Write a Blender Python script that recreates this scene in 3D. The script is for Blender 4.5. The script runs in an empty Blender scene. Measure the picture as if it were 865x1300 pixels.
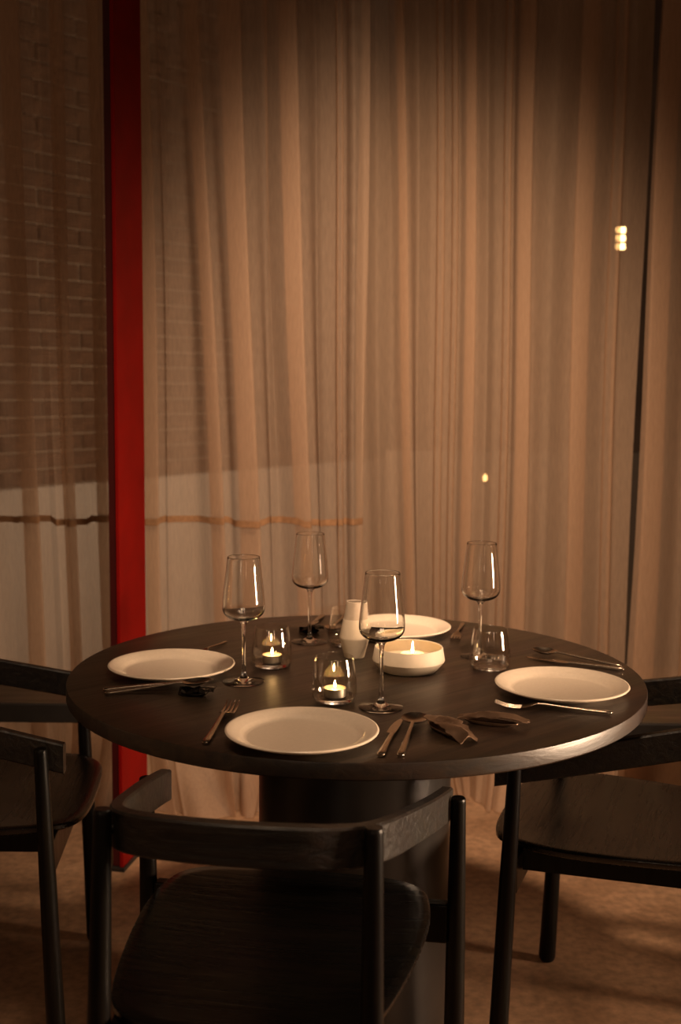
import bpy, bmesh, math, random
import numpy as np
from mathutils import Matrix, Vector

random.seed(7)
rng = np.random.RandomState(11)
scene = bpy.context.scene
COL = scene.collection

# ------------------------------------------------------------------ camera
F_PX, PITCH, ROLL, CAM_H = 1480.0, math.radians(6.4), math.radians(0.54), 1.31
fw = Vector((0, math.cos(PITCH), -math.sin(PITCH)))
up0 = Vector((0, math.sin(PITCH), math.cos(PITCH)))
rt0 = Vector((1, 0, 0))
rt = rt0 * math.cos(ROLL) + up0 * math.sin(ROLL)
up = up0 * math.cos(ROLL) - rt0 * math.sin(ROLL)
cd = bpy.data.cameras.new('camera')
cam = bpy.data.objects.new('camera', cd)
COL.objects.link(cam)
m = Matrix((rt, up, -fw)).transposed().to_4x4()
m.translation = Vector((0, 0, CAM_H))
cam.matrix_world = m
cd.sensor_fit = 'VERTICAL'
cd.sensor_height = 36.0
cd.sensor_width = 24.0
cd.lens = F_PX / 1300 * 36.0
cd.clip_start = 0.05
cd.dof.use_dof = True
cd.dof.focus_distance = 2.05
cd.dof.aperture_fstop = 4.0
scene.camera = cam

# ------------------------------------------------------------------ world, lights, exposure
world = bpy.data.worlds.new('world')
scene.world = world
world.use_nodes = True
bg = world.node_tree.nodes['Background']
bg.inputs[0].default_value = (0.95, 0.62, 0.40, 1)
bg.inputs[1].default_value = 0.018

def light(name, kind, loc, target, power, color, **kw):
    d = bpy.data.lights.new(name, kind)
    d.energy = power
    d.color = color
    for k, v in kw.items():
        setattr(d, k, v)
    o = bpy.data.objects.new(name, d)
    COL.objects.link(o)
    o.location = loc
    dr = Vector(target) - Vector(loc)
    o.rotation_euler = dr.to_track_quat('-Z', 'Y').to_euler()
    return o

WARM = (1.0, 0.68, 0.44)
light('room_lamp_right', 'AREA', (2.75, 1.60, 0.86), (0.40, 1.80, 0.60), 15, WARM, size=0.4, spread=math.radians(52))
light('ceiling_spot', 'SPOT', (0.20, 1.45, 2.98), (0.22, 3.5, 0.70), 460, WARM,
      spot_size=math.radians(64), spot_blend=1.0, shadow_soft_size=0.15).scale = (0.78, 1, 1)
light('tall_window_lamp', 'AREA', (-1.3, -2.4, 1.9), (0, 2.2, 1.0), 7, WARM, shape='RECTANGLE', size=0.07, size_y=1.3)
light('tall_window_lamp', 'AREA', (1.5, -2.4, 1.9), (0, 2.2, 1.0), 5, WARM, shape='RECTANGLE', size=0.08, size_y=1.3)
light('floor_spot', 'SPOT', (2.7, 1.2, 2.7), (1.25, 1.85, 0.0), 60, (1.0, 0.62, 0.38), spot_size=math.radians(42), spot_blend=0.9, shadow_soft_size=0.12)
light('table_fill', 'AREA', (0.05, 0.95, 2.95), (0.03, 1.72, 0.75), 2.9, WARM, size=0.7, spread=math.radians(62))  # added fill above the table, brightens the plates
light('room_fill', 'POINT', (-2.5, -1.6, 1.8), (0, 0, 0), 5, WARM, shadow_soft_size=0.12)  # added unseen fill, brightens the walls that the glasses mirror
light('room_fill', 'POINT', (2.6, -1.4, 1.8), (0, 0, 0), 5, WARM, shadow_soft_size=0.12)  # second added fill for the room walls
light('brick_fill', 'AREA', (0.2, 4.0, 1.3), (-0.8, 5.8, 1.2), 26, (1.0, 0.78, 0.58), size=0.4)  # added fill behind the curtain so the brick shows

scene.view_settings.view_transform = 'Standard'
scene.view_settings.look = 'None'
scene.view_settings.gamma = 1.0
scene.view_settings.use_curve_mapping = False
scene.view_settings.exposure = 0.15

# ------------------------------------------------------------------ helpers
def new_mesh(name, verts, faces, smooth=True, angle=None):
    me = bpy.data.meshes.new(name)
    me.from_pydata([tuple(v) for v in verts], [], [tuple(f) for f in faces])
    me.validate()
    bm = bmesh.new(); bm.from_mesh(me)
    bmesh.ops.recalc_face_normals(bm, faces=bm.faces)
    if angle is not None:
        for e in bm.edges:
            if len(e.link_faces) == 2 and e.calc_face_angle(0) > math.radians(angle):
                e.smooth = False
    for f in bm.faces:
        f.smooth = smooth
    bm.to_mesh(me); bm.free()
    return me

def link(name, me, mat=None, parent=None):
    o = bpy.data.objects.new(name, me)
    COL.objects.link(o)
    if mat is not None and me is not None and not me.materials:
        me.materials.append(mat)
    if parent is not None:
        o.parent = parent
    return o

def tag(o, label=None, cat=None, group=None, kind=None):
    if label: o['label'] = label
    if cat: o['category'] = cat
    if group: o['group'] = group
    if kind: o['kind'] = kind
    return o

def thing(name, label, cat, loc=(0, 0, 0), rz=0.0, group=None):
    o = bpy.data.objects.new(name, None)
    COL.objects.link(o)
    o.empty_display_size = 0.05
    o.location = loc
    o.rotation_euler = (0, 0, rz)
    return tag(o, label, cat, group)

def copy_tree(o, parent=None):
    c = o.copy()
    COL.objects.link(c)
    c.parent = parent
    for ch in o.children:
        copy_tree(ch, c)
    return c

def lathe(name, prof, n=48, smooth=True, angle=40, cap=True):
    """prof: list of (r, z); r==0 makes a pole."""
    verts, rings, faces = [], [], []
    for r, z in prof:
        if r < 1e-6:
            rings.append([len(verts)]); verts.append((0, 0, z))
        else:
            b = len(verts)
            for i in range(n):
                a = 2 * math.pi * i / n
                verts.append((r * math.cos(a), r * math.sin(a), z))
            rings.append(list(range(b, b + n)))
    for A, B in zip(rings[:-1], rings[1:]):
        if len(A) == 1 and len(B) == 1: continue
        for i in range(n):
            j = (i + 1) % n
            if len(A) == 1: faces.append((A[0], B[i], B[j]))
            elif len(B) == 1: faces.append((A[i], B[0], A[j]))
            else: faces.append((A[i], B[i], B[j], A[j]))
    return new_mesh(name, verts, faces, smooth, angle)

def rings_mesh(name, rings, cap=True, smooth=True, angle=40, closed=True):
    """loft a list of equal-length rings"""
    verts, faces = [], []
    n = len(rings[0])
    for r in rings: verts += [tuple(p) for p in r]
    for k in range(len(rings) - 1):
        for i in range(n if closed else n - 1):
            j = (i + 1) % n
            faces.append((k * n + i, k * n + j, (k + 1) * n + j, (k + 1) * n + i))
    if cap:
        faces.append(tuple(range(n)))
        faces.append(tuple((len(rings) - 1) * n + i for i in range(n)))
    return verts, faces

def joinvf(parts):
    V, Fc = [], []
    for v, f in parts:
        b = len(V); V += list(v); Fc += [tuple(i + b for i in q) for q in f]
    return V, Fc

def boxvf(x0, x1, y0, y1, z0, z1):
    v = [(x0, y0, z0), (x1, y0, z0), (x1, y1, z0), (x0, y1, z0), (x0, y0, z1), (x1, y0, z1), (x1, y1, z1), (x0, y1, z1)]
    f = [(0, 3, 2, 1), (4, 5, 6, 7), (0, 1, 5, 4), (1, 2, 6, 5), (2, 3, 7, 6), (3, 0, 4, 7)]
    return v, f

def box_mesh(name, x0, x1, y0, y1, z0, z1, bevel=0.0, seg=2):
    v, f = boxvf(x0, x1, y0, y1, z0, z1)
    me = new_mesh(name, v, f, smooth=False)
    if bevel > 0:
        bm = bmesh.new(); bm.from_mesh(me)
        bmesh.ops.bevel(bm, geom=list(bm.edges), offset=bevel, segments=seg, affect='EDGES', profile=0.5)
        bm.to_mesh(me); bm.free()
    return me

def tube(path, radii, n=16, round_ends=False):
    """round tube through 3D points (near straight)"""
    rings = []
    P = [Vector(p) for p in path]
    for k, p in enumerate(P):
        t = (P[min(k + 1, len(P) - 1)] - P[max(k - 1, 0)]).normalized()
        a = t.orthogonal().normalized() if abs(t.z) < 0.5 else Vector((1, 0, 0)).cross(t).normalized()
        b = t.cross(a)
        rings.append([p + (a * math.cos(2 * math.pi * i / n) + b * math.sin(2 * math.pi * i / n)) * radii[k] for i in range(n)])
    return rings_mesh('t', rings)

def catmull(pts, per=6):
    P = np.array(pts, float)
    P = np.vstack([2 * P[0] - P[1], P, 2 * P[-1] - P[-2]])
    out = []
    for i in range(1, len(P) - 2):
        p0, p1, p2, p3 = P[i - 1], P[i], P[i + 1], P[i + 2]
        for s in np.linspace(0, 1, per, endpoint=False):
            out.append(0.5 * ((2 * p1) + (-p0 + p2) * s + (2 * p0 - 5 * p1 + 4 * p2 - p3) * s * s + (-p0 + 3 * p1 - 3 * p2 + p3) * s ** 3))
    out.append(P[-2])
    return np.array(out)

# ------------------------------------------------------------------ materials
def mat(name):
    m_ = bpy.data.materials.new(name)
    m_.use_nodes = True
    nt = m_.node_tree
    return m_, nt, nt.nodes['Principled BSDF']

def simple(name, col, rough=0.5, metal=0.0, spec=0.5, noise=0.0, nscale=40, bump=0.0):
    m_, nt, b = mat(name)
    b.inputs['Roughness'].default_value = rough
    b.inputs['Metallic'].default_value = metal
    b.inputs['Specular IOR Level'].default_value = spec
    b.inputs['Base Color'].default_value = (*col, 1)
    if noise or bump:
        tc = nt.nodes.new('ShaderNodeTexCoord')
        n = nt.nodes.new('ShaderNodeTexNoise'); n.inputs['Scale'].default_value = nscale; n.inputs['Detail'].default_value = 6
        nt.links.new(tc.outputs['Object'], n.inputs['Vector'])
        if noise:
            r = nt.nodes.new('ShaderNodeValToRGB')
            r.color_ramp.elements[0].position = 0.3; r.color_ramp.elements[1].position = 0.7
            r.color_ramp.elements[0].color = (*[c * (1 - noise) for c in col], 1)
            r.color_ramp.elements[1].color = (*[min(1, c * (1 + noise)) for c in col], 1)
            nt.links.new(n.outputs['Fac'], r.inputs['Fac']); nt.links.new(r.outputs['Color'], b.inputs['Base Color'])
        if bump:
            bp = nt.nodes.new('ShaderNodeBump'); bp.inputs['Strength'].default_value = bump; bp.inputs['Distance'].default_value = 0.002
            nt.links.new(n.outputs['Fac'], bp.inputs['Height']); nt.links.new(bp.outputs['Normal'], b.inputs['Normal'])
    return m_

def wood(name, dark, light_, rough=0.45, axis='X', scale=60, bump=0.35, rot=0.0, spec=0.5, stretch=0.06):
    m_, nt, b = mat(name)
    tc = nt.nodes.new('ShaderNodeTexCoord')
    mp = nt.nodes.new('ShaderNodeMapping')
    s = {'X': (stretch, 1, 1), 'Y': (1, stretch, 1), 'Z': (1, 1, stretch)}[axis]
    mp.inputs['Scale'].default_value = s
    mp0 = nt.nodes.new('ShaderNodeMapping'); mp0.inputs['Rotation'].default_value = (0, 0, rot)
    nt.links.new(tc.outputs['Object'], mp0.inputs['Vector'])
    nt.links.new(mp0.outputs['Vector'], mp.inputs['Vector'])
    n = nt.nodes.new('ShaderNodeTexNoise'); n.inputs['Scale'].default_value = scale; n.inputs['Detail'].default_value = 8
    n.inputs['Roughness'].default_value = 0.65; n.inputs['Distortion'].default_value = 0.6
    nt.links.new(mp.outputs['Vector'], n.inputs['Vector'])
    n2 = nt.nodes.new('ShaderNodeTexNoise'); n2.inputs['Scale'].default_value = 7; n2.inputs['Detail'].default_value = 3
    nt.links.new(tc.outputs['Object'], n2.inputs['Vector'])
    r = nt.nodes.new('ShaderNodeValToRGB')
    r.color_ramp.elements[0].position = 0.36; r.color_ramp.elements[1].position = 0.68
    r.color_ramp.elements[0].color = (*dark, 1); r.color_ramp.elements[1].color = (*light_, 1)
    nt.links.new(n.outputs['Fac'], r.inputs['Fac'])
    mx = nt.nodes.new('ShaderNodeMix'); mx.data_type = 'RGBA'; mx.blend_type = 'MULTIPLY'; mx.inputs[0].default_value = 0.5
    nt.links.new(r.outputs['Color'], mx.inputs[6]); nt.links.new(n2.outputs['Color'], mx.inputs[7])
    nt.links.new(mx.outputs[2], b.inputs['Base Color'])
    rr = nt.nodes.new('ShaderNodeMapRange'); rr.inputs['To Min'].default_value = rough + 0.14; rr.inputs['To Max'].default_value = rough - 0.06
    nt.links.new(n.outputs['Fac'], rr.inputs['Value']); nt.links.new(rr.outputs[0], b.inputs['Roughness'])
    bp = nt.nodes.new('ShaderNodeBump'); bp.inputs['Strength'].default_value = bump; bp.inputs['Distance'].default_value = 0.0025
    nt.links.new(n.outputs['Fac'], bp.inputs['Height']); nt.links.new(bp.outputs['Normal'], b.inputs['Normal'])
    b.inputs['Specular IOR Level'].default_value = spec
    return m_

M = {}
M['table'] = wood('table_oak', (0.014, 0.0075, 0.0042), (0.046, 0.026, 0.0135), 0.36, 'X', 46, 0.35, rot=-0.75, spec=0.55)
M['chair'] = wood('black_oak', (0.0022, 0.0018, 0.0015), (0.008, 0.006, 0.0045), 0.30, 'Z', 90, 0.3, spec=0.18)
M['chair_seat'] = wood('black_oak_seat', (0.0022, 0.0018, 0.0015), (0.008, 0.0058, 0.0042), 0.22, 'X', 80, 0.28, spec=0.42)
M['chair_rail'] = wood('black_oak_rail', (0.0022, 0.0018, 0.0015), (0.026, 0.018, 0.012), 0.38, 'X', 80, 0.9, spec=0.42)
M['drum'] = simple('pedestal_lacquer', (0.012, 0.0095, 0.008), 0.34, 0.0, 0.5, 0.25, 12)
M['plate'] = simple('glazed_stoneware', (0.68, 0.57, 0.45), 0.22, 0, 0.5, 0.03, 160)
M['steel'] = simple('cutlery_steel', (0.50, 0.40, 0.31), 0.24, 1.0, 0.5, 0.08, 30)
M['bronze'] = simple('crumpled_bronze', (0.19, 0.115, 0.072), 0.38, 0.6, 0.5, 0.2, 40, 0.15)
M['blackmetal'] = simple('black_gloss_metal', (0.03, 0.025, 0.02), 0.18, 0.8, 0.5, 0.2, 50)
M['ceramic'] = simple('bisque_ceramic', (0.56, 0.47, 0.36), 0.55, 0, 0.35, 0.03, 90)
M['ceramic_grey'] = simple('darker_ceramic', (0.40, 0.32, 0.245), 0.7, 0, 0.25, 0.05, 120)  # vase neck tone, darker than the body
M['wax'] = simple('candle_wax', (0.85, 0.72, 0.5), 0.4, 0, 0.4)
M['wax'].node_tree.nodes['Principled BSDF'].inputs['Subsurface Weight'].default_value = 0.5
M['wax'].node_tree.nodes['Principled BSDF'].inputs['Subsurface Radius'].default_value = (0.01, 0.006, 0.003)
M['alu'] = simple('tealight_aluminium', (0.75, 0.70, 0.62), 0.3, 1.0)
M['wick'] = simple('burnt_wick', (0.01, 0.008, 0.006), 0.9)
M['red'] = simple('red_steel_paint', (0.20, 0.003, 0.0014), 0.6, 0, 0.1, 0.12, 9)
M['red_unlit'] = simple('red_paint_unlit', (0.05, 0.003, 0.003), 0.5, 0, 0.3, 0.1, 9)  # column red with the shade of its unlit side in the colour
M['bench'] = wood('bench_oak', (0.045, 0.026, 0.014), (0.11, 0.065, 0.036), 0.5, 'X', 40, 0.3)
M['bench_edge'] = simple('bench_black_edge', (0.012, 0.010, 0.009), 0.5, 0, 0.4, 0.2, 20)
M['brick'] = simple('brown_brick', (0.085, 0.045, 0.026), 0.9, 0, 0.2, 0.35, 14)
M['mortar'] = simple('mortar', (0.20, 0.142, 0.098), 0.95, 0, 0.1, 0.1, 60)
M['plaster'] = simple('pale_render', (0.36, 0.31, 0.26), 0.9, 0, 0.2, 0.06, 5)
M['darkwall'] = simple('yard_dark_wall', (0.055, 0.034, 0.022), 0.9, 0, 0.2, 0.3, 3)
M['ceiling'] = simple('ceiling_paint', (0.04, 0.032, 0.026), 0.9, 0, 0.2, 0.1, 5)
M['rail'] = simple('curtain_rail_metal', (0.02, 0.018, 0.016), 0.4, 0.8)
M['stripe'] = simple('woven_orange_tape', (0.30, 0.165, 0.085), 0.85, 0, 0.2, 0.15, 80)

def emission(name, col, strength):
    m_ = bpy.data.materials.new(name); m_.use_nodes = True
    nt = m_.node_tree; nt.nodes.clear()
    e = nt.nodes.new('ShaderNodeEmission'); e.inputs[0].default_value = (*col, 1); e.inputs[1].default_value = strength
    o = nt.nodes.new('ShaderNodeOutputMaterial'); nt.links.new(e.outputs[0], o.inputs[0])
    return m_
M['flame'] = emission('flame', (1.0, 0.56, 0.20), 130)
M['lampglow'] = emission('mirrored_lamp_glow', (1.0, 0.62, 0.26), 14)
M['pinglow'] = emission('mirrored_candle_glow', (1.0, 0.55, 0.2), 5)

def thin_glass():
    m_ = bpy.data.materials.new('thin_clear_glass'); m_.use_nodes = True
    nt = m_.node_tree; nt.nodes.clear()
    t = nt.nodes.new('ShaderNodeBsdfTransparent'); t.inputs[0].default_value = (0.985, 0.97, 0.945, 1)
    g = nt.nodes.new('ShaderNodeBsdfGlossy'); g.inputs['Roughness'].default_value = 0.02; g.inputs[0].default_value = (1, 1, 1, 1)
    lw = nt.nodes.new('ShaderNodeLayerWeight'); lw.inputs['Blend'].default_value = 0.5
    pw = nt.nodes.new('ShaderNodeMath'); pw.operation = 'POWER'; pw.inputs[1].default_value = 5.0
    fr = nt.nodes.new('ShaderNodeMath'); fr.operation = 'MULTIPLY_ADD'; fr.inputs[1].default_value = 0.93; fr.inputs[2].default_value = 0.07
    nt.links.new(lw.outputs['Facing'], pw.inputs[0]); nt.links.new(pw.outputs[0], fr.inputs[0])
    mx = nt.nodes.new('ShaderNodeMixShader'); o = nt.nodes.new('ShaderNodeOutputMaterial')
    nt.links.new(fr.outputs[0], mx.inputs[0]); nt.links.new(t.outputs[0], mx.inputs[1]); nt.links.new(g.outputs[0], mx.inputs[2]); nt.links.new(mx.outputs[0], o.inputs[0])
    return m_
M['thinglass'] = thin_glass()
m_, nt, b = mat('clear_glass')
b.inputs['Base Color'].default_value = (0.99, 0.985, 0.97, 1); b.inputs['Roughness'].default_value = 0.0
b.inputs['Transmission Weight'].default_value = 1.0; b.inputs['IOR'].default_value = 1.48
M['glass'] = m_

def curtain_mat(name, col, trans, opac):
    m_ = bpy.data.materials.new(name); m_.use_nodes = True
    nt = m_.node_tree; nt.nodes.clear()
    tc = nt.nodes.new('ShaderNodeTexCoord')
    d = nt.nodes.new('ShaderNodeBsdfDiffuse'); d.inputs[0].default_value = (*col, 1)
    tl = nt.nodes.new('ShaderNodeBsdfTranslucent'); tl.inputs[0].default_value = (*[c * 0.9 for c in col], 1)
    mx = nt.nodes.new('ShaderNodeMixShader'); mx.inputs[0].default_value = trans
    nt.links.new(d.outputs[0], mx.inputs[1]); nt.links.new(tl.outputs[0], mx.inputs[2])
    tr = nt.nodes.new('ShaderNodeBsdfTransparent'); tr.inputs[0].default_value = (1.0, 0.94, 0.86, 1)
    # uneven weave: slubs thicker and thinner
    mp = nt.nodes.new('ShaderNodeMapping'); mp.inputs['Scale'].default_value = (60, 60, 9)
    n = nt.nodes.new('ShaderNodeTexNoise'); n.inputs['Scale'].default_value = 3; n.inputs['Detail'].default_value = 5
    nt.links.new(tc.outputs['Object'], mp.inputs['Vector']); nt.links.new(mp.outputs[0], n.inputs['Vector'])
    mr = nt.nodes.new('ShaderNodeMapRange'); mr.inputs['From Min'].default_value = 0.25; mr.inputs['From Max'].default_value = 0.75
    mr.inputs['To Min'].default_value = opac - 0.06; mr.inputs['To Max'].default_value = opac + 0.06
    nt.links.new(n.outputs['Fac'], mr.inputs['Value'])
    m2 = nt.nodes.new('ShaderNodeMixShader')
    nt.links.new(mr.outputs[0], m2.inputs[0]); nt.links.new(tr.outputs[0], m2.inputs[1]); nt.links.new(mx.outputs[0], m2.inputs[2])
    o = nt.nodes.new('ShaderNodeOutputMaterial'); nt.links.new(m2.outputs[0], o.inputs[0])
    return m_
M['curtain'] = curtain_mat('sheer_linen', (0.64, 0.47, 0.35), 0.40, 0.47)
M['curtain2'] = curtain_mat('sheer_linen_b', (0.63, 0.45, 0.32), 0.40, 0.54)

# floor: worn brown concrete
m_, nt, b = mat('polished_concrete')
tc = nt.nodes.new('ShaderNodeTexCoord')
n1 = nt.nodes.new('ShaderNodeTexNoise'); n1.inputs['Scale'].default_value = 3.2; n1.inputs['Detail'].default_value = 9; n1.inputs['Roughness'].default_value = 0.62
n2 = nt.nodes.new('ShaderNodeTexNoise'); n2.inputs['Scale'].default_value = 45; n2.inputs['Detail'].default_value = 5
nt.links.new(tc.outputs['Object'], n1.inputs['Vector']); nt.links.new(tc.outputs['Object'], n2.inputs['Vector'])
r1 = nt.nodes.new('ShaderNodeValToRGB'); r1.color_ramp.elements[0].position = 0.32; r1.color_ramp.elements[1].position = 0.7
r1.color_ramp.elements[0].color = (0.23, 0.130, 0.072, 1); r1.color_ramp.elements[1].color = (0.44, 0.275, 0.165, 1)
nt.links.new(n1.outputs['Fac'], r1.inputs['Fac'])
r2 = nt.nodes.new('ShaderNodeValToRGB'); r2.color_ramp.elements[0].position = 0.3; r2.color_ramp.elements[1].position = 0.75
r2.color_ramp.elements[0].color = (0.62, 0.62, 0.62, 1); r2.color_ramp.elements[1].color = (1.15, 1.12, 1.1, 1)
nt.links.new(n2.outputs['Fac'], r2.inputs['Fac'])
mx = nt.nodes.new('ShaderNodeMix'); mx.data_type = 'RGBA'; mx.blend_type = 'MULTIPLY'; mx.inputs[0].default_value = 1
nt.links.new(r1.outputs['Color'], mx.inputs[6]); nt.links.new(r2.outputs['Color'], mx.inputs[7]); nt.links.new(mx.outputs[2], b.inputs['Base Color'])
b.inputs['Roughness'].default_value = 0.55; b.inputs['Specular IOR Level'].default_value = 0.4
bp = nt.nodes.new('ShaderNodeBump'); bp.inputs['Strength'].default_value = 0.15; bp.inputs['Distance'].default_value = 0.003
nt.links.new(n2.outputs['Fac'], bp.inputs['Height']); nt.links.new(bp.outputs['Normal'], b.inputs['Normal'])
M['floor'] = m_

# ------------------------------------------------------------------ setting
def struct(name, me, mt, label=None, parent=None):
    o = link(name, me, mt, parent)
    if parent is None: tag(o, label, None, None, 'structure')
    return o

struct('floor', box_mesh('floor', -5, 5, -3, 9, -0.06, 0.0), M['floor'], 'worn brown polished concrete floor')
M['wallpaint'] = simple('warm_wall_paint', (0.50, 0.38, 0.28), 0.9, 0, 0.2, 0.06, 4)
struct('wall_left', box_mesh('wall_left', -3.3, -3.2, -2.9, 4.0, 0, 3.12), M['wallpaint'], 'warm painted side wall at the left')
struct('wall_right', box_mesh('wall_right', 3.2, 3.3, -2.9, 4.0, 0, 3.12), M['wallpaint'], 'warm painted side wall at the right')
struct('wall_front', box_mesh('wall_front', -3.2, 3.2, -3.0, -2.9, 0, 3.12), M['wallpaint'], 'warm painted wall behind the viewer')
struct('ceiling', box_mesh('ceiling', -5, 5, -3, 4.0, 3.12, 3.2), M['ceiling'], 'dark painted ceiling above the curtains')

# brick wall beyond the curtain, running away to the right; pale rendered foot below it
P0 = Vector((-1.153, 5.30, 0)); DIR = Vector((0.592, 0.806, 0)).normalized()
ang = math.atan2(DIR.y, DIR.x)
wall = struct('wall_back', box_mesh('wall_back', -1.6, 2.2, 0.012, 0.2, 0.84, 3.7), M['mortar'], 'brown brick wall seen faintly through the sheer curtain')
wall.location = P0; wall.rotation_euler = (0, 0, ang)
L_, H_ = 0.215, 0.065
bmesh_brick = box_mesh('brick', 0, L_, 0, 0.05, 0, H_, 0.004, 1)
bmesh_brick.materials.append(M['brick'])
cells = []
for r in range(38):
    for c in range(17):
        t0 = -1.6 + c * 0.225 - (0.1125 if r % 2 else 0)
        z = 0.847 + r * 0.075
        if t0 + L_ > 2.2 or t0 < -1.6: continue
        cx = P0.x + DIR.x * (t0 + .1); cy = P0.y + DIR.y * (t0 + .1)
        u = 432.5 + F_PX * cx / cy; v = 480 - F_PX * (z - CAM_H) / cy
        vis = (-20 < u < 470) and (-30 < v)
        cells.append((0 if vis else 1, cy, t0, z))
cells.sort()
rest = []
for i, (_, cy, t0, z) in enumerate(cells):
    jit = random.uniform(-0.004, 0.004)
    if i < 300:
        o = link('brick', bmesh_brick, None, wall); o.location = (t0, jit, z)
    else:
        rest.append(boxvf(t0, t0 + L_, jit, jit + 0.05, z, z + H_))
V, Fc = joinvf(rest)
o = link('brick_remainder', new_mesh('brick_remainder', V, Fc, False), M['brick'], wall); o['kind'] = 'stuff'
o = struct('trim_1', box_mesh('trim_1', -1.6, 4.2, -0.03, 0.2, 0.0, 0.84), M['plaster'], 'pale rendered plinth below the brick wall')
o.location = P0; o.rotation_euler = (0, 0, ang)
struct('wall_yard', box_mesh('wall_yard', 0.25, 3.4, 5.35, 5.5, 0.0, 3.7), M['darkwall'], 'dark yard wall behind the right curtains')
M['plinth2'] = simple('grey_plinth', (0.085, 0.062, 0.045), 0.9, 0, 0.2, 0.1, 5)
struct('trim_2', box_mesh('trim_2', 0.20, 3.4, 5.30, 5.349, 0.0, 1.0, 0.004), M['plinth2'], 'pale low plinth along the dark yard wall')

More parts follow.
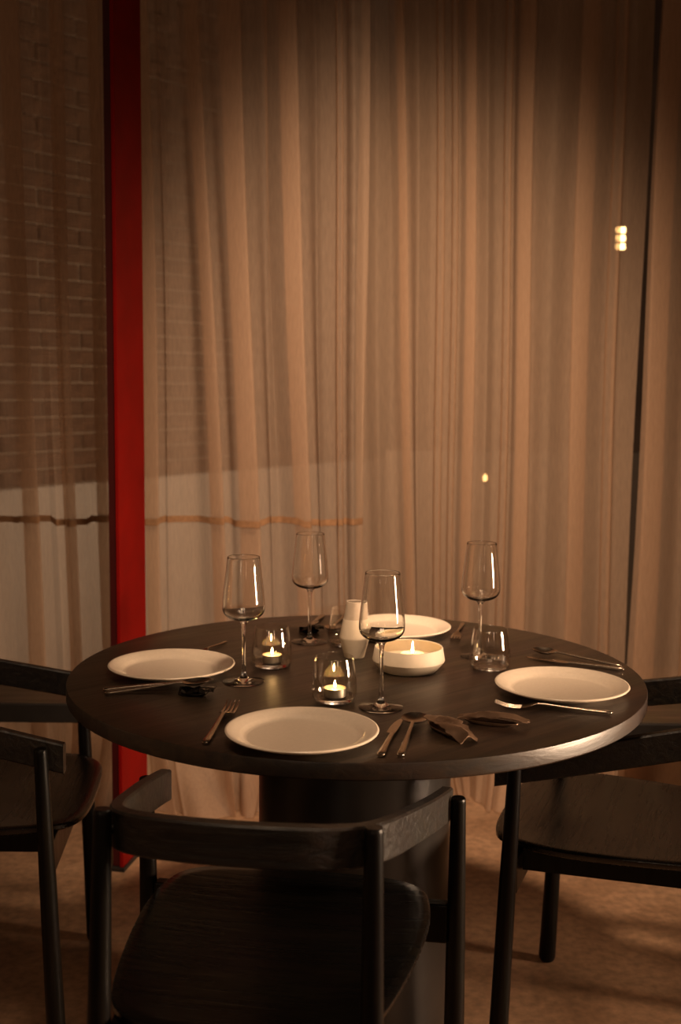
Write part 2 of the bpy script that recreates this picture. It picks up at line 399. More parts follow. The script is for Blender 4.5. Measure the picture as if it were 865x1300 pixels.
# ------------------------------------------------------------------ curtains
def curtain_panel(name, label, ridges, x_start, x_end, y0, matr, z_top=3.02, seed=0, stripe=None, edge=None):
    """ridges: (x_top, x_bottom, half_width, amplitude, kind) in metres; x_top at z=2.4, x_bottom at z=0.9"""
    rs = np.random.RandomState(seed)
    ctrl = []   # (x_top, x_bot, dy)
    ridges = sorted(ridges, key=lambda r: r[1])
    xs_ = x_start if isinstance(x_start, tuple) else (x_start, x_start)
    xe_ = x_end if isinstance(x_end, tuple) else (x_end, x_end)
    ctrl.append((xs_[0], xs_[1], 0.0))
    prev = None
    for (xt, xb, w, a, k) in ridges:
        if prev is not None:
            pt, pb, pw = prev
            gap = (xb - w) - (pb + pw)
            nm = 0 if gap < 0.07 else int(gap / 0.05)
            for j in range(nm):
                s = (j + 1) / (nm + 1)
                gt = (pt + pw) + ((xt - w) - (pt + pw)) * s; gb = (pb + pw) + gap * s
                ctrl.append((gt, gb, 0.016 + rs.uniform(-0.005, 0.006)))
        if k == 'O':
            seq = [(-1.8, 0.12), (-0.45, -0.08), (-1.0, -0.45), (-0.8, -0.9), (0.0, -1.0), (0.8, -0.9), (1.0, -0.45), (0.45, -0.08), (1.8, 0.12)]
        elif k == 'R':
            seq = [(-2.6, 0.12), (-1.2, -0.45), (0.0, -0.85), (0.9, -1.0), (1.05, -0.85), (0.6, -0.6), (-0.5, -0.38), (-0.95, -0.22), (-0.6, -0.08), (0.6, 0.08), (1.8, 0.15)]
        elif k == 'L':
            seq = [(-1.8, 0.15), (-0.6, 0.08), (0.6, -0.08), (0.95, -0.22), (0.5, -0.38), (-0.6, -0.6), (-1.05, -0.85), (-0.9, -1.0), (0.0, -0.85), (1.2, -0.45), (2.6, 0.12)]
        else:
            seq = [(-2.0, 0.1), (-0.7, -0.5), (0.0, -0.75), (0.7, -0.5), (2.0, 0.1)]
        first = True
        for sx, sy in seq:
            if first and xb + sx * w < ctrl[-1][1] + 0.004: continue
            first = False
            ctrl.append((xt + sx * w, xb + sx * w, sy * a))
        prev = (ctrl[-1][0] - w, ctrl[-1][1] - w, w)
    ctrl.append((xe_[0], xe_[1], 0.0))
    ctrl = np.array(ctrl)
    zs = np.concatenate([np.linspace(z_top, 0.5, 34), np.linspace(0.45, 0.004, 22)])
    ph = rs.uniform(0, 6.28, 12)
    rows = []
    for z in zs:
        s = (2.4 - z) / 1.5
        x = ctrl[:, 0] + (ctrl[:, 1] - ctrl[:, 0]) * s
        amp = 0.62 + 0.06 * math.sin(2.1 * z + ph[0])
        plan = np.stack([x, ctrl[:, 2] * amp], 1)
        cv = catmull(plan, 5)
        xx, yy = cv[:, 0].copy(), cv[:, 1].copy()
        # soft irregular waviness
        yy += 0.006 * np.sin(xx * 11 + z * 1.7 + ph[1]) + 0.0012 * np.sin(xx * 61 - z * 2.3 + ph[2])
        xx += 0.004 * np.sin(z * 3.1 + xx * 9 + ph[3])
        # fabric pooling on the floor
        if z < 0.35:
            q = (1 - z / 0.35)
            yy -= 0.10 * q ** 2 * (0.55 + 0.45 * np.sin(xx * 17 + ph[4] + 2.2 * q)) + 0.03 * q * np.sin(xx * 31 + 9 * z + ph[5])
            xx += 0.05 * q ** 2 * np.sin(xx * 11 + ph[6])
        rows.append(np.stack([xx, y0 + yy, np.full_like(xx, z)], 1))
    # uneven hem
    last = rows[-1]
    V = np.concatenate(rows); n = len(rows[0])
    Fc = [(k * n + i, k * n + i + 1, (k + 1) * n + i + 1, (k + 1) * n + i) for k in range(len(rows) - 1) for i in range(n - 1)]
    root = thing(name, label, 'curtain', (0, 0, 0))
    c = link('sheer_panel', new_mesh('sheer_panel', V, Fc, True), matr, root)
    if stripe:
        za, zb = stripe
        def row_at(z):
            k = int(np.searchsorted(-zs, -z)) - 1
            k = max(0, min(k, len(zs) - 2)); t = (zs[k] - z) / (zs[k] - zs[k + 1])
            return rows[k] * (1 - t) + rows[k + 1] * t
        tx = row_at(0.5 * (za + zb))[:, 0]
        st_ = np.array([0.004, -0.005, 0.006, -0.003, 0.002, -0.007, 0.005, -0.004, 0.003])
        q_ = tx * 9.5 + 40; k_ = np.floor(q_).astype(int); f_ = np.clip((q_ - k_ - 0.8) / 0.2, 0, 1)
        wav = st_[k_ % 9] * (1 - f_) + st_[(k_ + 1) % 9] * f_
        A = row_at(za).copy(); B = row_at(zb).copy()
        A[:, 2] += wav; B[:, 2] += wav
        A[:, 1] -= 0.0015; B[:, 1] -= 0.0015
        Vs = np.concatenate([A, B]); Fs = [(i, i + 1, n + i + 1, n + i) for i in range(n - 1)]
        s_ = link('stripe', new_mesh('stripe', Vs, Fs, True), M['stripe'], c)
        s_['label'] = 'thin orange brown woven stripe'
    hd = link('heading_tape', box_mesh('heading_tape', xs_[0], xe_[0], y0 - 0.012, y0 + 0.012, z_top - 0.005, z_top + 0.05, 0.003), matr, root)
    return root

def X(px): return (px - 432.5) * 3.5 / F_PX
def fold(t, b_, w, a, k): return (X(t) - 0.020, X(b_), w * 3.5 / F_PX, a, k)
# t is the fold at the top edge of the frame, b_ at mid height
A_ = [fold(-170, -170, 14, .05, 'O'), fold(-110, -112, 16, .06, 'S'), fold(-40, -40, 12, .05, 'R'),
      fold(38, 43, 12, .06, 'R'), fold(72, 77, 5, .04, 'S'), fold(92, 94, 9, .06, 'R'), fold(136, 136, 8, .05, 'R'), fold(165, 165, 9, .05, 'S'),
      fold(196, 197, 9, .05, 'R'), fold(214, 213, 4, .03, 'S'), fold(258, 277, 9, .075, 'R'), fold(302, 317, 13, .07, 'R'), fold(338, 342, 4, .025, 'S'),
      fold(369, 385, 11, .075, 'R'), fold(402, 408, 4, .03, 'S'), fold(432, 434, 4, .045, 'O'), fold(449, 450, 6, .05, 'S')]
curtain_panel('curtain', 'sheer beige curtain with orange stripe and brick showing through, behind red column', A_, X(-230), X(462), 3.45, M['curtain'], seed=3, stripe=(0.903, 0.884))
B_ = [fold(478, 484, 8, .05, 'S'), fold(507, 522, 5, .05, 'R'), fold(529, 533, 8, .05, 'S'), fold(560, 560, 5, .055, 'O'), fold(579, 577, 4, .05, 'O'), fold(600, 597, 6, .06, 'R'),
      fold(622, 619, 5, .04, 'S'), fold(649, 643, 5, .055, 'O'), fold(671, 666, 8, .07, 'R'), fold(708, 698, 12, .06, 'S'), fold(748, 740, 12, .07, 'L'), fold(786, 780, 7, .05, 'O'), fold(798, 789, 4, .04, 'S')]
curtain_panel('curtain', 'sheer tan curtain in the middle right with many narrow folds, stripeless', B_, X(452), (X(829) - 0.02, X(814)), 3.60, M['curtain2'], seed=5)
C_ = [fold(835, 820, 14, .07, 'L'), fold(880, 872, 10, .06, 'O'), fold(930, 930, 14, .06, 'R'), fold(980, 980, 14, .06, 'O'), fold(1040, 1040, 14, .06, 'S')]
curtain_panel('curtain', 'rightmost sheer tan curtain, parted from its neighbour by a dark slit', C_, (X(822) - 0.02, X(803)), X(1090), 3.45, M['curtain2'], seed=8)
rl = link('curtain_rail', box_mesh('curtain_rail', -1.7, 1.7, 3.44, 3.54, 3.072, 3.119, 0.004), M['rail'])
tag(rl, 'dark curtain rail fixed under the ceiling', 'curtain rail')

# ------------------------------------------------------------------ red column
v0 = Vector((-0.572, 2.991)); vr = (Vector((-0.537, 3.179)) - v0); vr.normalize(); vl = Vector((-vr.y, vr.x))
col_ = thing('steel_column', 'tall red painted steel column standing left of the table', 'column', (v0.x, v0.y, 0), math.atan2(vr.y, vr.x))
# local x runs along the wide face (away from the camera), local y along the narrow dark face
link('wide_face_plate', box_mesh('wide_face_plate', 0.0, 0.192, 0.0, 0.010, 0.012, 3.115, 0.0012), M['red'], col_)
e = link('narrow_flange', box_mesh('narrow_flange', 0.006, 0.016, 0.0105, 0.031, 0.012, 3.115, 0.0012), M['red_unlit'], col_)
e['label'] = 'narrow red flange, darkened as the unlit side'
link('rear_flange', box_mesh('rear_flange', 0.176, 0.186, 0.0105, 0.031, 0.012, 3.115, 0.0012), M['red_unlit'], col_)
link('base_plate', box_mesh('base_plate', -0.004, 0.198, -0.004, 0.036, 0.0, 0.012, 0.002), M['bench_edge'], col_)

# ------------------------------------------------------------------ benches along the curtain
def bench(label, x0, x1, y0, y1, legs, rz=0):
    t = thing('bench', label, 'bench', (0, 0, 0), rz)
    link('seat_board', box_mesh('seat_board', x0, x1, y0 + 0.012, y1, 0.415, 0.46, 0.004), M['bench'], t)
    link('front_edge', box_mesh('front_edge', x0, x1, y0, y0 + 0.0115, 0.408, 0.459, 0.003), M['bench_edge'], t)
    for lx in legs:
        link('leg', box_mesh('leg', lx - 0.02, lx + 0.02, y0 + 0.06, y1 - 0.06, 0.0, 0.4145, 0.003), M['bench_edge'], t)
bench('low dark wooden bench by the curtain, behind the left chair', -1.75, -0.655, 2.99, 3.33, (-1.7, -1.2))
bench('low wooden bench by the curtain, behind the right chair', 0.70, 1.9, 2.86, 3.25, (1.3, 1.8))

# ------------------------------------------------------------------ table
TX, TY, TZ = 0.033, 2.22, 0.75
tb = thing('dining_table', 'round dark stained wooden table on a wide drum pedestal', 'table', (TX, TY, 0))
R = 0.55
prof = [(0, TZ), (R - 0.10, TZ), (R - 0.003, TZ), (R - 0.0008, TZ - 0.0008), (R, TZ - 0.003), (R, TZ - 0.026), (R - 0.003, TZ - 0.029), (0, TZ - 0.029)]
link('tabletop', lathe('tabletop', prof, 128, True, 30), M['table'], tb)
link('pedestal', lathe('pedestal', [(0, 0.0), (0.186, 0.0), (0.188, 0.002), (0.188, TZ - 0.0295), (0, TZ - 0.0295)], 96, True, 40), M['drum'], tb)

# ------------------------------------------------------------------ chairs
ZR, ZF, YF, WR, WF = 0.746, 0.634, 0.438, 0.186, 0.266
def zrail(y): return ZR + 0.001 - (ZR - ZF - 0.011) * y / YF
SEAT_HALF = [(0.0, 0.505), (0.07, 0.504), (0.13, 0.499), (0.175, 0.486), (0.206, 0.458), (0.222, 0.415), (0.230, 0.345), (0.224, 0.25), (0.210, 0.15), (0.194, 0.07), (0.172, 0.012), (0.125, -0.022), (0.06, -0.030), (0.0, -0.031)]
def make_chair(label):
    t = thing('dining_chair', label, 'chair', group='black oak armchairs around the table')
    # seat: thin shaped panel, slightly dished
    half = catmull(SEAT_HALF, 3)
    out = [(x, y) for x, y in half] + [(-x, y) for x, y in half[-2:0:-1]]
    cx, cy = 0.0, 0.24
    rings = []
    for s, zt in ((0.0, 0), (0.35, 0), (0.7, 0), (0.92, 0), (0.985, 0), (1.0, -0.003), (1.0, -0.010), (0.975, -0.015), (0.6, -0.015), (0.0, -0.015)):
        ring = []
        for x, y in out:
            px, py = cx + (x - cx) * s, cy + (y - cy) * s
            dish = -0.010 * max(0.0, 1 - s * s) - 0.006 * max(0, (py - 0.44) / 0.07)
            ring.append((px, py, 0.468 + zt + dish))
        rings.append(ring)
    V, Fc = rings_mesh('s', rings, cap=False)
    link('seat', new_mesh('seat', V, Fc, True, 50), M['chair_seat'], t)
    # curved top rail wrapping round the back as armrests
    hp = [(0.2445, 0.478), (0.2395, 0.42), (0.225, 0.30), (0.207, 0.19), (0.189, 0.092), (0.1655, 0.024), (0.124, -0.012), (0.066, -0.029), (0.0, -0.034)]
    pl = [(x, y) for x, y in hp] + [(-x, y) for x, y in hp[-2::-1]]
    cv = catmull(pl, 6)
    th, hh = 0.0105, 0.056
    rings = []
    for i, (x, y) in enumerate(cv):
        d = cv[min(i + 1, len(cv) - 1)] - cv[max(i - 1, 0)]; d = d / np.hypot(*d)
        nx, ny = -d[1], d[0]
        zt = zrail(y); e = 0.003
        sec = [(-th + e, 0), (th - e, 0), (th, -e), (th, -hh + e), (th - e, -hh), (-th + e, -hh), (-th, -hh + e), (-th, -e)]
        rings.append([(x + nx * a, y + ny * a, zt + c) for a, c in sec])
    V, Fc = rings_mesh('r', rings)
    link('back_rail', new_mesh('back_rail', V, Fc, True, 35), M['chair_rail'], t)
    # four round legs, thicker towards the floor
    def leg(tp, bt):
        tp, bt = Vector(tp), Vector(bt)
        zz = [(0.0, .0085), (0.004, .0135), (0.012, .0178), (0.025, .019), (0.3, .0172), (0.6, .0160), (0.85, .0138), (0.990, .0124), (0.998, .0118), (1.0, .0108)]
        path = [bt + (tp - bt) * s for s, _ in zz]
        V, Fc = tube(path, [r for _, r in zz], 20)
        link('leg', new_mesh('leg', V, Fc, True, 50), M['chair'], t)
    for sx in (-1, 1):
        leg((sx * (WR - 0.005), 0.004, ZR), (sx * (WR + 0.002), -0.038, 0))
        V, Fc = tube([(sx * (WR - 0.005), 0.003, ZR - 0.030), (sx * 0.153, 0.030, ZR - 0.030)], [0.007, 0.007], 12)
        link('dowel', new_mesh('dowel', V, Fc, True, 50), M['chair'], t)
        leg((sx * WF, YF, ZF), (sx * WF, YF + 0.022, 0))
    # frame under the seat
    link('front_stretcher', box_mesh('front_stretcher', -0.252, 0.252, 0.432, 0.456, 0.383, 0.450, 0.003), M['chair'], t)
    link('rear_stretcher', box_mesh('rear_stretcher', -0.172, 0.172, -0.026, -0.006, 0.395, 0.4515, 0.003), M['chair'], t)
    for sx in (-1, 1):
        a = Vector((sx * 0.195, 0.431)); bb = Vector((sx * 0.160, -0.005))
        n_ = Vector((1, 0)) * 0.011
        V = []
        for z in (0.412, 0.4515):
            V += [(a.x - n_.x, a.y, z), (a.x + n_.x, a.y, z), (bb.x + n_.x, bb.y, z), (bb.x - n_.x, bb.y, z)]
        link('side_stretcher', new_mesh('side_stretcher', V, [(0, 1, 2, 3), (4, 5, 6, 7), (0, 1, 5, 4), (1, 2, 6, 5), (2, 3, 7, 6), (3, 0, 4, 7)], False), M['chair'], t)
    return t
ch = make_chair('black oak armchair in front, its curved back towards the viewer')
specs = [(-0.133, 1.455, -8.922, None), (-1.005, 2.309, -85.445, 'black oak armchair at the left, beside the red column'),
         (0.820, 2.122, 69.736, 'black oak armchair at the right, its grained seat lit brown')]
for i, (x, y, a, lab) in enumerate(specs):
    o = ch if i == 0 else copy_tree(ch)
    o.location = (x, y, 0); o.rotation_euler = (0, 0, math.radians(a))
    if lab: o['label'] = lab

# ------------------------------------------------------------------ tableware
def at(x, y, z=0.0): return (x, y, TZ + 0.0004 + z)

plate_prof = [(0, 0.003), (0.060, 0.003), (0.064, 0.0), (0.070, 0.0), (0.074, 0.004), (0.098, 0.0085), (0.114, 0.0145), (0.1195, 0.0168), (0.1208, 0.0186), (0.1200, 0.0202), (0.1170, 0.0205), (0.108, 0.0172), (0.099, 0.0140), (0.0955, 0.0120), (0.0925, 0.0085), (0.0895, 0.0068), (0.085, 0.0062), (0, 0.0060)]
pm = lathe('plate', plate_prof, 96, True, 60); pm.materials.append(M['plate'])
for x, y, lab in ((-0.321, 2.189, 'round off-white stoneware dinner plate on the left, beside the red column'),
                  (0.405, 2.069, 'round off-white stoneware dinner plate on the right of the table'),
                  (-0.057, 1.775, 'round off-white stoneware dinner plate nearest the viewer'),
                  (0.128, 2.560, 'round off-white stoneware plate at the back behind the candle bowl')):
    o = link('dinner_plate', pm); o.location = at(x, y); tag(o, lab, 'plate', 'stoneware dinner plates')

# wine glass: foot and stem, bowl
def wine_glass(x, y, lab):
    t = thing('wine_glass', lab, 'wine glass', at(x, y), 0, 'stemmed wine glasses')
    t['group'] = 'stemmed wine glasses'
    return t
H = 0.236
foot_prof = [(0, 0.0), (0.036, 0.0), (0.0384, 0.0006), (0.0386, 0.0014), (0.037, 0.0020), (0.022, 0.0040), (0.011, 0.0068), (0.006, 0.0115), (0.0040, 0.020), (0.0034, 0.045), (0.0034, 0.085), (0.0040, 0.104), (0.0062, 0.1125), (0.0105, 0.1163), (0, 0.1163)]
out_k = [(0.0060, 0.1165), (0.0150, 0.1178), (0.0255, 0.1210), (0.0345, 0.1272), (0.0388, 0.1350), (0.0398, 0.1430), (0.0393, 0.154), (0.0376, 0.172), (0.0352, 0.193), (0.0326, 0.215), (0.0302, 0.2350)]
out_p = [tuple(q) for q in catmull(out_k, 4)]
wallt = lambda z: 0.0010 + 0.0012 * max(0, (0.135 - z) / 0.02)
in_p = [(max(r - 0.0009, 0.0), z + 0.0009 + 0.0016 * max(0, (0.140 - z) / 0.024)) for r, z in out_p if z < 0.2345]
bowl_prof = [(0, 0.1164)] + out_p + [(0.0301, 0.2356), (0.0298, H), (0.0294, 0.2357), (0.0293, 0.2350)] + in_p[::-1] + [(0, in_p[0][1])]
wf_m = lathe('foot_and_stem', foot_prof, 48, True, 50); wf_m.materials.append(M['glass'])
wb_m = lathe('bowl', bowl_prof, 64, True, 60); wb_m.materials.append(M['glass'])
for x, y, lab in ((-0.178, 2.129, 'clear stemmed wine glass at the left, between plate and candle tumbler'),
                  (-0.064, 2.470, 'clear stemmed wine glass at the back, left of the white vase'),
                  (0.073, 1.965, 'clear stemmed wine glass in the middle, in front of the candle bowl'),
                  (0.288, 2.348, 'clear stemmed wine glass at the right, behind the empty tumbler')):
    t = wine_glass(x, y, lab)
    link('stem', wf_m, None, t); link('bowl', wb_m, None, t)

# tumblers
tum_side = [(0.0290, 0.0), (0.0345, 0.0030), (0.0385, 0.0095), (0.0402, 0.0180), (0.0400, 0.030), (0.0382, 0.048), (0.0352, 0.068), (0.0330, 0.0795)]
tum_in = [(r - 0.0012, z) for r, z in tum_side[2:]]
ts_ = [tuple(q) for q in catmull(tum_side[2:], 4)]
side_m = lathe('wall', ts_ + [(0.0328, 0.0801), (0.0322, 0.0803), (0.0317, 0.0799)] + [(r - 0.0013, z) for r, z in ts_[::-1]], 64, True, 60); side_m.materials.append(M['thinglass'])
base_m = lathe('base', [(0, 0.0012), (0.024, 0.0008), (0.0290, 0.0), (0.0345, 0.0030), (0.0384, 0.0094), (0.0370, 0.0094), (0.030, 0.0078), (0.0, 0.0072)], 64, True, 60); base_m.materials.append(M['glass'])
for x, y, lab in ((-0.133, 2.250, 'low clear tumbler holding a lit tealight, by the left wine glass'),
                  (-0.008, 2.004, 'low clear tumbler holding a lit tealight, behind the front plate'),
                  (0.297, 2.248, 'low clear empty tumbler beside the right plate'),
                  (0.017, 2.443, 'low clear empty tumbler half hidden behind the white vase')):
    t = thing('tumbler', lab, 'tumbler', at(x, y), 0, 'stemless tumblers')
    link('wall', side_m, None, t); link('base', base_m, None, t)

flame_prof = [(0, 0.0), (0.0016, 0.0008), (0.0026, 0.0030), (0.0028, 0.0055), (0.0022, 0.0095), (0.0012, 0.0140), (0.0004, 0.0170), (0, 0.0180)]
flame_m = lathe('flame', flame_prof, 14); flame_m.materials.append(M['flame'])
wick_m = lathe('wick', [(0, 0), (0.0008, 0), (0.0008, 0.005), (0, 0.0052)], 8); wick_m.materials.append(M['wick'])
def candle(name, lab, loc, r, h, cup, fs=0.75):
    t = thing(name, lab, 'candle', loc)
    if cup:
        link('cup', lathe('cup', [(0, 0), (r - 0.001, 0), (r, 0.001), (r, h), (r - 0.0006, h), (r - 0.0006, 0.001), (0, 0.001)], 40, True, 40), M['alu'], t)
        wx = link('wax', lathe('wax', [(0, 0.0015), (r - 0.0008, 0.0015), (r - 0.0008, h - 0.002), (r * 0.6, h - 0.0026), (0, h - 0.0028)], 40, True, 40), M['wax'], t)
        zt = h - 0.0028
    else:
        wx = link('wax', lathe('wax', [(0, 0), (r - 0.002, 0), (r, 0.002), (r, h - 0.003), (r - 0.003, h), (r * 0.6, h - 0.003), (0, h - 0.0035)], 40, True, 40), M['wax'], t)
        zt = h - 0.0035
    w = link('wick', wick_m, None, wx); w.location = (0, 0, zt)
    f = link('flame', flame_m, None, wx); f.location = (0, 0, zt + 0.003); f.scale = (0.85, 0.85, fs)
    return t
candle('tealight', 'lit tealight in a metal cup, inside the left tumbler', at(-0.132, 2.250, 0.0090), 0.0195, 0.015, True)
candle('tealight', 'lit tealight in a metal cup, inside the front tumbler', at(-0.007, 2.004, 0.0090), 0.0200, 0.015, True)

cb = [(0, 0.0), (0.054, 0.0), (0.0565, 0.002), (0.0700, 0.0185), (0.0708, 0.0205), (0.0668, 0.0448), (0.0660, 0.0460), (0.0640, 0.0460), (0.0632, 0.0448), (0.0668, 0.022), (0.064, 0.017), (0.054, 0.0065), (0, 0.0062)]
o = link('candle_bowl', lathe('candle_bowl', cb, 80, True, 25), M['ceramic']); o.location = at(0.136, 2.235)
tag(o, 'cream ceramic bowl glowing with a candle inside', 'bowl')
candle('bowl_candle', 'white lit candle inside the cream ceramic bowl', at(0.143, 2.228, 0.0065), 0.0250, 0.028, False, 1.35)

vs = thing('vase', 'small white angular ceramic vase behind the candles', 'vase', at(0.031, 2.336))
link('body', lathe('body', [(0, 0), (0.0195, 0), (0.0205, 0.001), (0.0307, 0.040), (0.0309, 0.0425), (0.0232, 0.0795), (0, 0.0795)], 48, True, 25), M['ceramic'], vs)
o = link('neck', lathe('neck', [(0, 0.0796), (0.0226, 0.0796), (0.0168, 0.1150), (0.0158, 0.1155), (0.0148, 0.114), (0.0170, 0.092), (0, 0.092)], 48, True, 30), M['ceramic_grey'], vs)
o['label'] = 'grey-brown neck, darker than the body'

# ------------------------------------------------------------------ cutlery
def loft(stations, n=12, sq=2.6):
    """stations: (y, z, half_width, half_thick)"""
    rings = []
    for y, z, w, h in stations:
        ring = []
        for i in range(n):
            a = 2 * math.pi * i / n
            c, s = math.cos(a), math.sin(a)
            ring.append((w * math.copysign(abs(c) ** (2 / sq), c), y, z + h * math.copysign(abs(s) ** (2 / sq), s)))
        rings.append(ring)
    return rings_mesh('l', rings)
HANDLE = lambda L: [(0, .0035, .0030, .0015), (.003, .0035, .0052, .0026), (.012, .0036, .0055, .0028), (.04, .0045, .0044, .0026), (.08, .0070, .0034, .0024), (L * .9, .0098, .0029, .0021), (L, .0100, .0032, .0018)]
def fork_mesh():
    h = loft(HANDLE(0.125))
    palm = [(.125, .0100, .0033, .0018), (.132, .0088, .0062, .0012), (.138, .0066, .0098, .0009), (.146, .0042, .0112, .0008), (.153, .0032, .0114, .0008)]
    parts = [loft(palm)]
    for k in (-1.5, -.5, .5, 1.5):
        v, f = loft([(.1525, .0032, .0020, .0008), (.165, .0026, .0019, .0008), (.180, .0042, .0017, .0008), (.193, .0080, .0013, .0006), (.199, .0102, .0006, .0004)], 8)
        parts.append(([(x + k * .0060, y, z) for x, y, z in v], f))
    return new_mesh('handle', *h, True, 60), new_mesh('head', *joinvf(parts), True, 60)
def knife_mesh():
    h = loft([(0, .0042, .0042, .0022), (.003, .0042, .0062, .0034), (.012, .0042, .0064, .0036), (.045, .0042, .0052, .0032), (.085, .0042, .0046, .0028), (.112, .0042, .0044, .0022)])
    outl = [(.112, -.0042, .0042), (.116, -.0098, .0046), (.130, -.0100, .0052), (.150, -.0092, .0056), (.170, -.0070, .0058), (.188, -.0030, .0058), (.198, .0020, .0056), (.202, .0045, .0052)]
    V, Fc = [], []
    for y, a, b_ in outl:
        V += [(a, y, .0036), (b_, y, .0030), (b_, y, .0050), (a, y, .0044)]
    for k in range(len(outl) - 1):
        for i in range(4):
            Fc.append((4 * k + i, 4 * k + (i + 1) % 4, 4 * k + 4 + (i + 1) % 4, 4 * k + 4 + i))
    Fc += [(0, 1, 2, 3), tuple(4 * (len(outl) - 1) + i for i in range(4))]
    return new_mesh('handle', *h, True, 60), new_mesh('blade', V, Fc, True, 40)
def spoon_mesh():
    h = loft(HANDLE(0.140))
    # oval dish
    nr, na = 7, 32
    V, Fc = [], []
    A, B, yc = .0205, .0270, .1625
    for side in (0, 1):
        b0 = len(V)
        for i in range(nr + 1):
            s = i / nr
            for j in range(na):
                a = 2 * math.pi * j / na
                x = A * s * math.cos(a); y = yc + B * s * math.sin(a)
                z = 0.0020 + 0.0078 * s * s + (0.0012 if side else 0) * (1.0)
                V.append((x, y, z))
        for i in range(nr):
            for j in range(na):
                k = (j + 1) % na
                Fc.append((b0 + i * na + j, b0 + i * na + k, b0 + (i + 1) * na + k, b0 + (i + 1) * na + j))
    o_ = (nr + 1) * na
    for j in range(na):
        k = (j + 1) % na
        Fc.append((nr * na + j, nr * na + k, o_ + nr * na + k, o_ + nr * na + j))
    return new_mesh('handle', *h, True, 60), new_mesh('bowl', V, Fc, True, 60)
CUT = {'fork': (fork_mesh(), 'head', .199), 'knife': (knife_mesh(), 'blade', .202), 'spoon': (spoon_mesh(), 'bowl', .1895)}
for k in CUT:
    for me in CUT[k][0]: me.materials.append(M['steel'])
def cutlery(kind, E, tip, lab, lift=0.0, z0=0.0, scale=1.0):
    d = Vector((tip[0] - E[0], tip[1] - E[1]))
    rz = math.atan2(d.y, d.x) - math.pi / 2
    t = thing(kind, lab, kind, at(E[0], E[1], z0), 0, 'steel cutlery')
    t.rotation_euler = (math.asin(lift / CUT[kind][2]), 0, rz)
    t.scale = (scale,) * 3
    link('handle', CUT[kind][0][0], None, t); link(CUT[kind][1], CUT[kind][0][1], None, t)
    return t
cutlery('fork', (-.206, 1.745), (-.178, 2.003), 'steel fork left of the front plate, tines pointing away', scale=1.12)
cutlery('knife', (.063, 1.693), (.106, 1.90), 'short steel knife right of the front plate, next to the spoon')
cutlery('spoon', (.093, 1.694), (.128, 1.881), 'round-bowled steel spoon at the front between knife and crumpled rest', scale=1.09)
cutlery('fork', (.466, 1.935), (.289, 1.975), 'steel fork lying in front of the right plate')
cutlery('spoon', (.562, 2.268), (.398, 2.368), 'steel spoon behind the right plate', lift=0.004)
cutlery('knife', (.560, 2.238), (.402, 2.318), 'steel knife tucked behind the right plate, beside a spoon')
cutlery('spoon', (-.417, 2.030), (-.245, 2.042), 'steel spoon in front of the left plate, bowl propped on dark rest', lift=0.016)
cutlery('knife', (-.424, 2.050), (-.214, 2.070), 'steel knife in front of the left plate, tip past the dark rest', lift=0.017)
cutlery('fork', (-.243, 2.455), (-.292, 2.323), 'small steel fork behind the left plate, only its handle end showing', scale=0.7)
cutlery('fork', (.287, 2.665), (.247, 2.470), 'steel fork at the back edge, tines towards the viewer', scale=0.97)
cutlery('knife', (-.040, 2.738), (-.068, 2.540), 'steel knife at the back, leaning on a black rest', lift=0.016)
cutlery('spoon', (.012, 2.742), (-.020, 2.545), 'steel spoon at the back seen through the empty tumbler')

# crumpled folded-metal cutlery rests
def crumple(L, W, seed, arch, thick=0.0014, point=0.5):
    rs = np.random.RandomState(seed)
    nx, ny = 9, 15
    top, bot = [], []
    bumps = rs.uniform(-1, 1, (nx, ny))
    for j in range(ny):
        v = j / (ny - 1)
        w = W * (1 - point * abs(v - 0.55) ** 1.5 * 1.6) * (1 + 0.10 * rs.uniform(-1, 1))
        sh = 0.08 * W * rs.uniform(-1, 1)
        for i in range(nx):
            u = i / (nx - 1) - 0.5
            z = 0.008 + arch * math.sin(math.pi * v) * (0.6 + 0.4 * math.cos(u * 4)) - 0.010 * abs(u) * 2 * (0.4 + 0.6 * math.sin(3.1 * v + seed)) + 0.0009 * bumps[i, j] + 0.005 * abs(math.sin(v * 4.2 + u * 3 + seed))
            top.append((u * w + sh, (v - 0.5) * L + 0.0012 * bumps[i, (j + 3) % ny], max(z, 0.0025)))
    bot = [(x, y, z - thick) for x, y, z in top]
    n = nx * ny
    V = top + bot; Fc = []
    for j in range(ny - 1):
        for i in range(nx - 1):
            a = j * nx + i
            Fc.append((a, a + 1, a + nx + 1, a + nx)); Fc.append((n + a, n + a + nx, n + a + nx + 1, n + a + 1))
    bd = [i for i in range(nx)] + [j * nx + nx - 1 for j in range(1, ny)] + [(ny - 1) * nx + i for i in range(nx - 2, -1, -1)] + [j * nx for j in range(ny - 2, 0, -1)]
    for k in range(len(bd)):
        a, b_ = bd[k], bd[(k + 1) % len(bd)]
        Fc.append((a, b_, n + b_, n + a))
    return new_mesh('folded_sheet', V, Fc, True, 22)
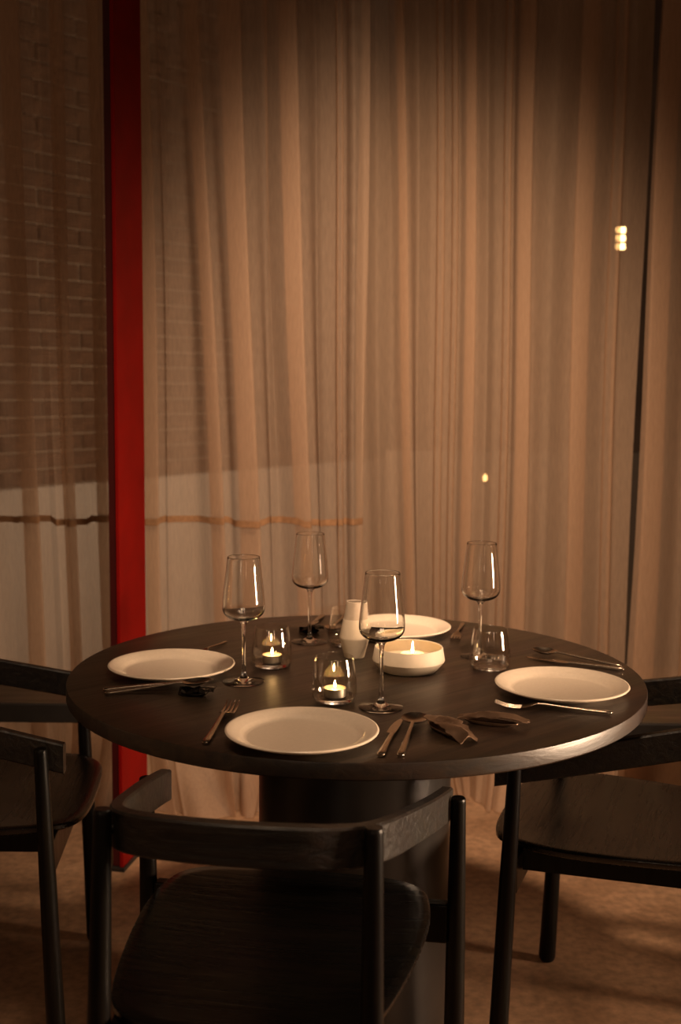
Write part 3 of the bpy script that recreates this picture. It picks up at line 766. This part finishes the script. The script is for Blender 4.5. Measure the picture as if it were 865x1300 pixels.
def tray(L, W):
    prof = []
    V, Fc = [], []
    n = 28
    rings = []
    for s, z in ((0.0, 0.0), (0.55, 0.0), (0.8, 0.001), (1.0, 0.0055), (0.99, 0.0065), (0.78, 0.0022), (0.5, 0.0014), (0.0, 0.0014)):
        rings.append([(W / 2 * s * math.cos(2 * math.pi * i / n), L / 2 * s * math.sin(2 * math.pi * i / n), z) for i in range(n)])
    V, Fc = rings_mesh('t', rings, cap=False)
    return new_mesh('tray', V, Fc, True, 40)
def rest(a, b_, W, seed, lab, mt='bronze', arch=0.008):
    d = Vector((b_[0] - a[0], b_[1] - a[1])); L = d.length
    t = thing('cutlery_rest', lab, 'cutlery rest', at((a[0] + b_[0]) / 2, (a[1] + b_[1]) / 2), math.atan2(d.y, d.x) - math.pi / 2, 'crumpled metal cutlery rests')
    link('folded_sheet', crumple(L, W, seed, arch), M[mt], t)
    o = link('tray', tray(L * 0.8, W * 0.8), M[mt], t); o.location = (0.004, -0.004, 0)
rest((.150, 1.880), (.206, 1.768), 0.042, 4, 'crumpled dark bronze leaf-like rest beside the front spoon')
rest((.200, 1.893), (.310, 1.852), 0.030, 9, 'long crumpled bronze rest in front of the right fork')
rest((-.285, 2.040), (-.222, 2.030), 0.036, 14, 'crumpled glossy black rest under the left spoon', 'blackmetal', 0.005)
rest((-.090, 2.563), (-.035, 2.563), 0.034, 21, 'crumpled black rest under the knife at the back', 'blackmetal', 0.005)

# ------------------------------------------------------------------ glows added beyond the curtain for lights mirrored in window glass
lt = thing('mirrored_glow', 'added slats glowing as a lamp lantern seen through the right curtain', 'reflection', (1.245, 5.345, 1.955))  # added glow in place of a lamp mirrored in the window
link('slat_backing', box_mesh('slat_backing', -0.035, 0.035, -0.012, 0.0, -0.085, 0.075, 0.004), M['rail'], lt)
for k in range(3):
    link('glowing_slat', box_mesh('glowing_slat', -0.02, 0.02, -0.022, -0.0125, 0.026 - k * 0.036, 0.052 - k * 0.036, 0.004), M['lampglow'], lt)
lt = thing('mirrored_glow', 'tiny added glow for a candle mirrored in glass, through the middle right curtain', 'reflection', (0.655, 5.295, 0.88))  # added glow in place of candlelight mirrored in the window
link('bead_backing', box_mesh('bead_backing', -0.006, 0.006, -0.006, 0.0, -0.03, 0.02, 0.002), M['rail'], lt)
link('glow_bead', lathe('glow_bead', [(0, -0.016), (0.008, -0.012), (0.010, 0.0), (0.006, 0.014), (0, 0.018)], 12), M['pinglow'], lt).location = (0, -0.018, 0)
